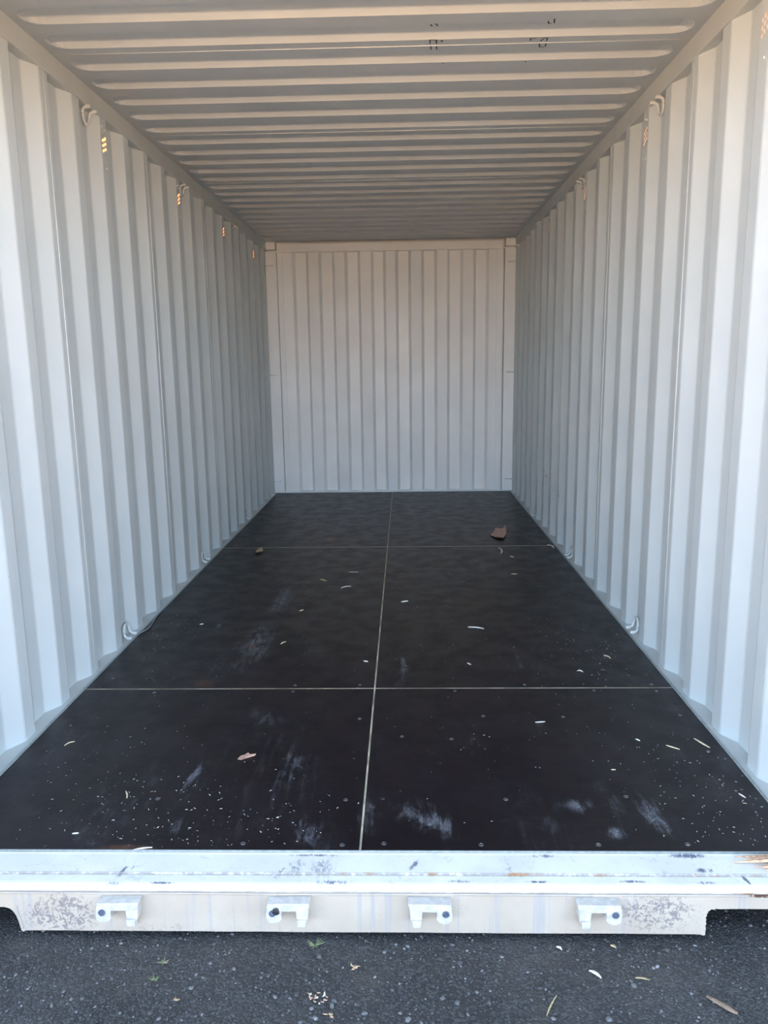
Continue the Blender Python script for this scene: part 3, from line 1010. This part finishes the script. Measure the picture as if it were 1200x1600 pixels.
for s, ys, side in ((-1, vent_l, 'left'), (1, vent_r, 'right')):
    for i, y in enumerate(ys):
        o = vent0 if first else copy_tree(vent0, (0, 0, 0))
        first = False
        o.location = (s * XW, y, (VENT_Z0 + VENT_Z1) / 2)
        o.scale = (-s, -1 if s > 0 else 1, 1)
        if side == 'left':
            lab = ['perforated air vent high in the left wall beside the doorway', 'glowing orange perforated air vent high in the left wall, largest and nearest in view',
                   'glowing orange air vent in the left wall beside the second top lashing ring', 'small glowing orange air vent in the left wall near the third top lashing ring',
                   'tiny glowing orange air vent in the left wall next to the end wall'][i]
        else:
            lab = ['perforated air vent with reddish holes at the top right edge, nearest the doorway', 'air vent with dim reddish holes in the right wall by the nearest top lashing ring',
                   'dim air vent in the right wall beside the second top lashing ring', 'small dim air vent in the right wall near the third top lashing ring',
                   'tiny dim air vent in the right wall next to the end wall'][i]
        tag(o, lab, 'air vent', 'air vents high in the %s wall' % side)

# ------------------------------------------------------------------ debris
def sliver(name, p0, p1, w, h, z, mat, label, cat, group=None, bend=0.0, seed=0, kind='sliver'):
    """a split piece of wood: faceted, tapering, slightly bent, from p0 to p1"""
    R = random.Random(seed)
    a, b_ = Vector((p0[0], p0[1], 0)), Vector((p1[0], p1[1], 0))
    mid = (a + b_) / 2
    d = b_ - a
    Ln = max(d.length, .006)
    ang = math.atan2(d.y, d.x)
    bm = bmesh.new()
    n = 6
    rings = []
    for i in range(n + 1):
        t = i / n
        x = (t - .5) * Ln
        tw = w / 2 * (0.35 + 0.65 * math.sin(math.pi * min(1, max(.04, t * .9 + .05)))) * R.uniform(.85, 1.12)
        yb = bend * Ln * (math.sin(math.pi * t) - .5) + R.uniform(-.04, .04) * w
        hh = h * (.6 + .4 * math.sin(math.pi * t))
        zt = abs(bend) * .25 * Ln * math.sin(math.pi * t)
        rings.append([bm.verts.new(v) for v in ((x, yb - tw, zt), (x + R.uniform(-.1, .1) * w, yb - tw * .5, zt + hh), (x, yb + tw * .6, zt + hh * .8), (x, yb + tw, zt))])
    for A, B in zip(rings, rings[1:]):
        for j in range(4): bm.faces.new((A[j], A[(j + 1) % 4], B[(j + 1) % 4], B[j]))
    bm.faces.new(rings[0]); bm.faces.new(rings[-1][::-1])
    o = obj(name, bm, mat, None, (mid.x, mid.y, z))
    o.rotation_euler = (0, 0, ang)
    return tag(o, label, cat, group)

def flake(name, pts, th, z, mat, label, cat, curl=.15):
    c = Vector((sum(p[0] for p in pts) / len(pts), sum(p[1] for p in pts) / len(pts)))
    bm = bmesh.new()
    loc = [(p[0] - c.x, p[1] - c.y) for p in pts]
    mx = max(math.hypot(*p) for p in loc)
    def zz(p): return curl * mx * (math.hypot(*p) / mx) ** 2
    top = [bm.verts.new((p[0], p[1], th + zz(p))) for p in loc]
    bot = [bm.verts.new((p[0] * .97, p[1] * .97, zz(p))) for p in loc]
    ct = bm.verts.new((0, 0, th)); cb = bm.verts.new((0, 0, 0))
    n = len(loc)
    for i in range(n):
        j = (i + 1) % n
        bm.faces.new((ct, top[i], top[j])); bm.faces.new((cb, bot[j], bot[i])); bm.faces.new((top[i], bot[i], bot[j], top[j]))
    return tag(obj(name, bm, mat, None, (c.x, c.y, z)), label, cat)

FZ = .0006
flake('wood_flake', [(0.752, 3.80), (0.775, 3.70), (0.83, 3.66), (0.875, 3.85), (0.905, 4.12), (0.868, 4.02), (0.815, 4.04), (0.79, 3.93)], .004, FZ, M_BARK,
      'large reddish-brown flake of wood lying on the back right plywood sheet', 'wood flake', .06)
flake('wood_flake', [(-.430, .478), (-.418, .476), (-.402, .494), (-.378, .506), (-.376, .514), (-.396, .512), (-.404, .523), (-.412, .512), (-.425, .500)], .003, FZ, M_BARK,
      'pinkish notched wood flake on the front left plywood sheet', 'wood flake', .08)
flake('wood_flake', [(-.905, 3.30), (-.875, 3.28), (-.862, 3.36), (-.880, 3.42), (-.908, 3.38)], .004, FZ, M_TAN,
      'small tan bark crumb by the left wall just before the far seam', 'wood flake', .2)

CHIPS = [
 ((0.421, 1.77, 0.497, 1.745), .008, .004, M_CHIP2, .06, 'long white bent wood stick in the middle of the right centre sheet'),
 ((-0.230, 2.803, -0.171, 2.801), .012, .002, M_CHIP2, 0, 'thin straight pale sliver on the centre left sheet, level with its far third'),
 ((-0.254, 2.454, -0.197, 2.492), .010, .003, M_CHIP2, .1, 'pale curved sliver just nearer than the thin straight one'),
 ((-0.388, 2.646, -0.350, 2.604), .022, .004, M_TAN, 0, 'short tan sliver beside the long white scuff on the centre left sheet'),
 ((0.096, 2.179, 0.131, 2.201), .022, .004, M_CHIP2, 0, 'stubby cream sliver close to the right of the long centre joint'),
 ((0.761, 2.733, 0.796, 2.732), .022, .003, M_CHIP, 0, 'short cream sliver on the far part of the right centre sheet'),
 ((0.772, 3.420, 0.768, 3.250), .010, .003, M_CHIP2, .08, 'pale curved sliver just in front of the far seam on the right'),
 ((0.829, 1.221, 0.850, 1.207), .008, .003, M_CHIP2, .25, 'small white curl behind the front seam on the right'),
 ((0.983, 1.392, 1.003, 1.355), .006, .003, M_CHIP, .1, 'narrow cream sliver near the right wall behind the front seam'),
 ((0.983, 0.577, 1.018, 0.548), .005, .003, M_CHIP, 0, 'thin straight straw-coloured sliver on the front right sheet'),
 ((1.092, 0.625, 1.120, 0.560), .008, .003, M_CHIP, 0, 'broader tan sliver on the front right sheet close to the right wall'),
 ((1.098, 0.282, 1.108, 0.258), .005, .003, M_CHIP2, 0, 'short pale sliver at the right wall, near the front corner'),
 ((0.577, 0.747, 0.614, 0.752), .006, .003, M_CHIP2, 0, 'short straight white sliver beside a shoe print on the front right sheet'),
 ((-1.045, 0.578, -1.022, 0.608), .004, .003, M_CHIP, .12, 'thin cream curved sliver near the left wall on the front left sheet'),
 ((-0.730, 0.292, -0.713, 0.253), .005, .003, M_CHIP, .05, 'upright cream sliver on the front left sheet, left of the white scuff'),
 ((-0.609, 0.002, -0.561, 0.014), .005, .003, M_CHIP2, .03, 'white stick lying along the front edge of the floor above the sill'),
 ((-0.803, 0.074, -0.786, 0.077), .005, .003, M_CHIP2, 0, 'small white chip near the front left corner screw'),
 ((-0.458, 1.544, -0.439, 1.577), .006, .003, M_CHIP, .1, 'small cream sliver beside the broad white scuff on the centre left sheet'),
 ((-0.905, 1.827, -0.888, 1.837), .010, .003, M_CHIP2, 0, 'bright short chip on the centre left sheet near the left wall'),
 ((-0.064, 1.336, -0.044, 1.328), .008, .003, M_CHIP2, 0, 'white chip left of the centre joint, behind the front seam'),
 ((-0.434, 2.033, -0.417, 2.055), .010, .003, M_CHIP, 0, 'small cream chip at the middle of the centre left sheet'),
 ((0.381, 1.310, 0.395, 1.288), .007, .003, M_CHIP2, 0, 'small white chip in front of the long bent stick'),
 ((0.895, 0.622, 0.906, 0.608), .005, .003, M_CHIP2, 0, 'small white chip left of the thin straight sliver on the front right sheet'),
 ((0.760, 0.419, 0.774, 0.419), .005, .002, M_CHIP, 0, 'tiny tan sliver in the middle of the front right sheet'),
 ((1.088, 0.231, 1.099, 0.228), .004, .002, M_TAN, 0, 'tiny tan sliver by the right wall at the front corner'),
 ((1.120, 3.50, 1.148, 3.40), .016, .004, M_CHIP2, .1, 'pale sliver by the right wall on the far seam'),
 ((0.813, 3.178, 0.833, 3.143), .014, .003, M_CHIP, 0, 'short cream sliver behind the curved one on the right centre sheet'),
]
for i, ((x0, y0, x1, y1), w, h, mt, bend, lab) in enumerate(CHIPS):
    sliver('wood_sliver', (x0, y0), (x1, y1), w, h, FZ, mt, lab, 'wood sliver', 'wood slivers on the plywood floor', bend, i)

# crumbs: too many and too small to count
def crumbs():
    R = random.Random(21)
    V, F = [], []
    def one(x, y, s):
        a = R.random() * 6.28
        l, w, h = s * R.uniform(.8, 2.2), s * R.uniform(.5, .8), s * .4
        ca, sa = math.cos(a), math.sin(a)
        b0 = len(V)
        for X, Y, Z in ((-l, -w * .4, 0), (l, -w * .5, 0), (l * .8, w * .5, 0), (-l * .7, w * .6, 0), (0, 0, h)):
            V.append((x + X * ca - Y * sa, y + X * sa + Y * ca, FZ + Z))
        F.extend([(b0, b0 + 1, b0 + 4), (b0 + 1, b0 + 2, b0 + 4), (b0 + 2, b0 + 3, b0 + 4), (b0 + 3, b0, b0 + 4), (b0 + 3, b0 + 2, b0 + 1, b0)])
    for _ in range(420):
        one(R.uniform(-1.15, 1.15), R.uniform(.02, 5.6) ** 1.0, R.uniform(.0008, .0022))
    clusters = [(-.70, .17, .14, .11, 85), (-.45, .20, .15, .14, 60), (-.25, .12, .12, .10, 60), (-.86, .50, .12, .2, 45), (1.08, 3.25, .06, .35, 90), (.98, 1.4, .10, .22, 70),
                (.80, 1.5, .12, .25, 45), (-.62, 2.9, .14, .3, 50), (-.42, 2.3, .12, .25, 30), (1.02, .32, .08, .16, 60), (.95, .12, .12, .08, 50), (.35, .62, .12, .12, 25),
                (-1.02, 1.6, .06, .25, 40), (.62, 3.2, .2, .3, 35), (.75, .6, .15, .2, 30), (1.1, .15, .04, .1, 30)]
    for cx, cy, sx, sy, n in clusters:
        for _ in range(n):
            x, y = R.gauss(cx, sx), R.gauss(cy, sy)
            if abs(x) < 1.155 and .015 < y < 5.8: one(x, y, R.uniform(.0008, .0026))
    me = bpy.data.meshes.new('wood_crumbs')
    me.from_pydata(V, [], F)
    me.materials.append(M_CHIP2)
    o = bpy.data.objects.new('wood_crumbs', me)
    COL.objects.link(o)
    tag(o, 'tiny pale wood crumbs sprinkled over the dark plywood floor', 'crumbs', kind='stuff')
crumbs()

# splintered chunk on the right end of the sill
ch = empty('splintered_wood', (1.06, -.036, -.004))
R = random.Random(4)
for i, (dx, dy, ln, w) in enumerate(((0, .022, .19, .016), (.01, .008, .16, .018), (-.01, -.004, .20, .015), (.015, -.018, .15, .018), (.02, -.028, .12, .013), (.0, .014, .14, .010), (.03, -.010, .13, .016))):
    bm = bmesh.new()
    n = 7
    rg = []
    for q in range(n + 1):
        t = q / n
        x = dx - ln / 2 + ln * t
        tw = w / 2 * (.12 + .88 * min(1, t * 2.2)) * R.uniform(.85, 1.1)
        yc = dy + .004 * math.sin(3 * t + i) - .01 * t * (1 if dy > 0 else -1) * .6
        zb = .0005 + .004 * (i % 3) * min(1, t * 2)
        rg.append([bm.verts.new(v) for v in ((x, yc - tw, zb), (x, yc - tw * .4, zb + .007 * min(1, .3 + t)), (x, yc + tw * .5, zb + .006 * min(1, .3 + t)), (x, yc + tw, zb))])
    for A, B in zip(rg, rg[1:]):
        for j in range(4): bm.faces.new((A[j], A[(j + 1) % 4], B[(j + 1) % 4], B[j]))
    bm.faces.new(rg[0]); bm.faces.new(rg[-1][::-1])
    obj('splinter', bm, M_SPLINTER, ch)
tag(ch, 'splintered chunk of fresh tan wood on the right end of the door sill', 'splintered wood')

# ground litter
GD = GZ + .0035
sliver('wood_stick', (0.798, -0.291), (0.848, -0.340), .013, .006, GD, M_GREY_STICK, 'flat weathered brown stick on the ground at the lower right', 'stick', None, 0, 50)
sliver('dry_stalk', (0.424, -0.350), (0.457, -0.293), .004, .003, GD, M_TAN, 'thin tan stalk on the ground below the right-hand keepers', 'stalk', None, .03, 51)
sliver('dry_leaf', (0.551, -0.216), (0.574, -0.239), .009, .003, GD, M_CHIP2, 'narrow greyish-white dry leaf on the ground under the rightmost keeper', 'leaf', None, .1, 52)
sliver('dry_stalk', (0.652, -0.238), (0.684, -0.244), .005, .003, GD, M_TAN, 'short straw lying on the ground near the right notch of the sill', 'stalk', None, .05, 53)
sliver('dry_leaf', (0.488, -0.140), (0.499, -0.150), .007, .003, GD, M_CHIP2, 'small pale leaf on the ground close below the sill between the right-hand keepers', 'leaf', None, .15, 54)
sliver('dry_leaf', (0.622, -0.134), (0.634, -0.142), .009, .003, GD, M_TAN, 'small brown leaf on the ground close to the sill below the rightmost keeper', 'leaf', None, .1, 55)
def litter(name, cx, cy, n, rad, mats, label, cat, seed, ln=.010, spike=False):
    R = random.Random(seed)
    root = empty(name, (cx, cy, GD))
    for i in range(n):
        bm = bmesh.new()
        a = R.random() * 6.28
        r = 0 if spike else R.random() ** .5 * rad
        l = ln * R.uniform(.6, 1.3)
        p0 = Vector((r * math.cos(a), r * .6 * math.sin(a), 0))
        da = a if spike else R.random() * 6.28
        d = Vector((math.cos(da), math.sin(da) * .8, .35 if spike else .05)) * l
        w = Vector((-d.y, d.x, 0)).normalized() * (.0009 if spike else R.uniform(.0014, .003))
        z = Vector((0, 0, .0015))
        A = [bm.verts.new(p0 + q) for q in (-w, w, z)]
        B = [bm.verts.new(p0 + d * .6 + q * .8) for q in (-w, w, z)]
        C = bm.verts.new(p0 + d + z * .3)
        for q in range(3):
            bm.faces.new((A[q], A[(q + 1) % 3], B[(q + 1) % 3], B[q])); bm.faces.new((B[q], B[(q + 1) % 3], C))
        bm.faces.new(A)
        obj('blade' if spike else 'flake', bm, mats[i % len(mats)], root)
    return tag(root, label, cat)
litter('bark_litter', -.084, -.306, 16, .028, [M_BARK, M_SPLINTER, M_CHIP2], 'scatter of orange-brown bark flakes on the ground at the bottom centre', 'bark', 61)
litter('bark_litter', -.015, -.212, 9, .016, [M_TAN, M_SPLINTER], 'small patch of tan bark flakes nearer the sill at bottom centre', 'bark', 62)
litter('bark_litter', -.056, -.352, 5, .010, [M_SPLINTER, M_TAN], 'few orange bark flakes at the bottom edge of the view', 'bark', 63)
litter('grass_tuft', -.112, -.143, 16, .0, [M_GRASS], 'little green grass tuft in the asphalt just below the sill', 'grass tuft', 64, .022, True)
litter('grass_tuft', -.480, -.255, 11, .0, [M_GRASS], 'pale green grass tuft on the ground at lower left', 'grass tuft', 65, .016, True)
litter('grass_tuft', -.475, -.203, 9, .0, [M_TAN, M_GRASS], 'dry yellowish grass tuft above the pale green one at lower left', 'grass tuft', 66, .016, True)
litter('bark_litter', -.413, -.317, 4, .008, [M_TAN, M_SPLINTER], 'two or three tan bark flakes on the ground at lower left', 'bark', 67)
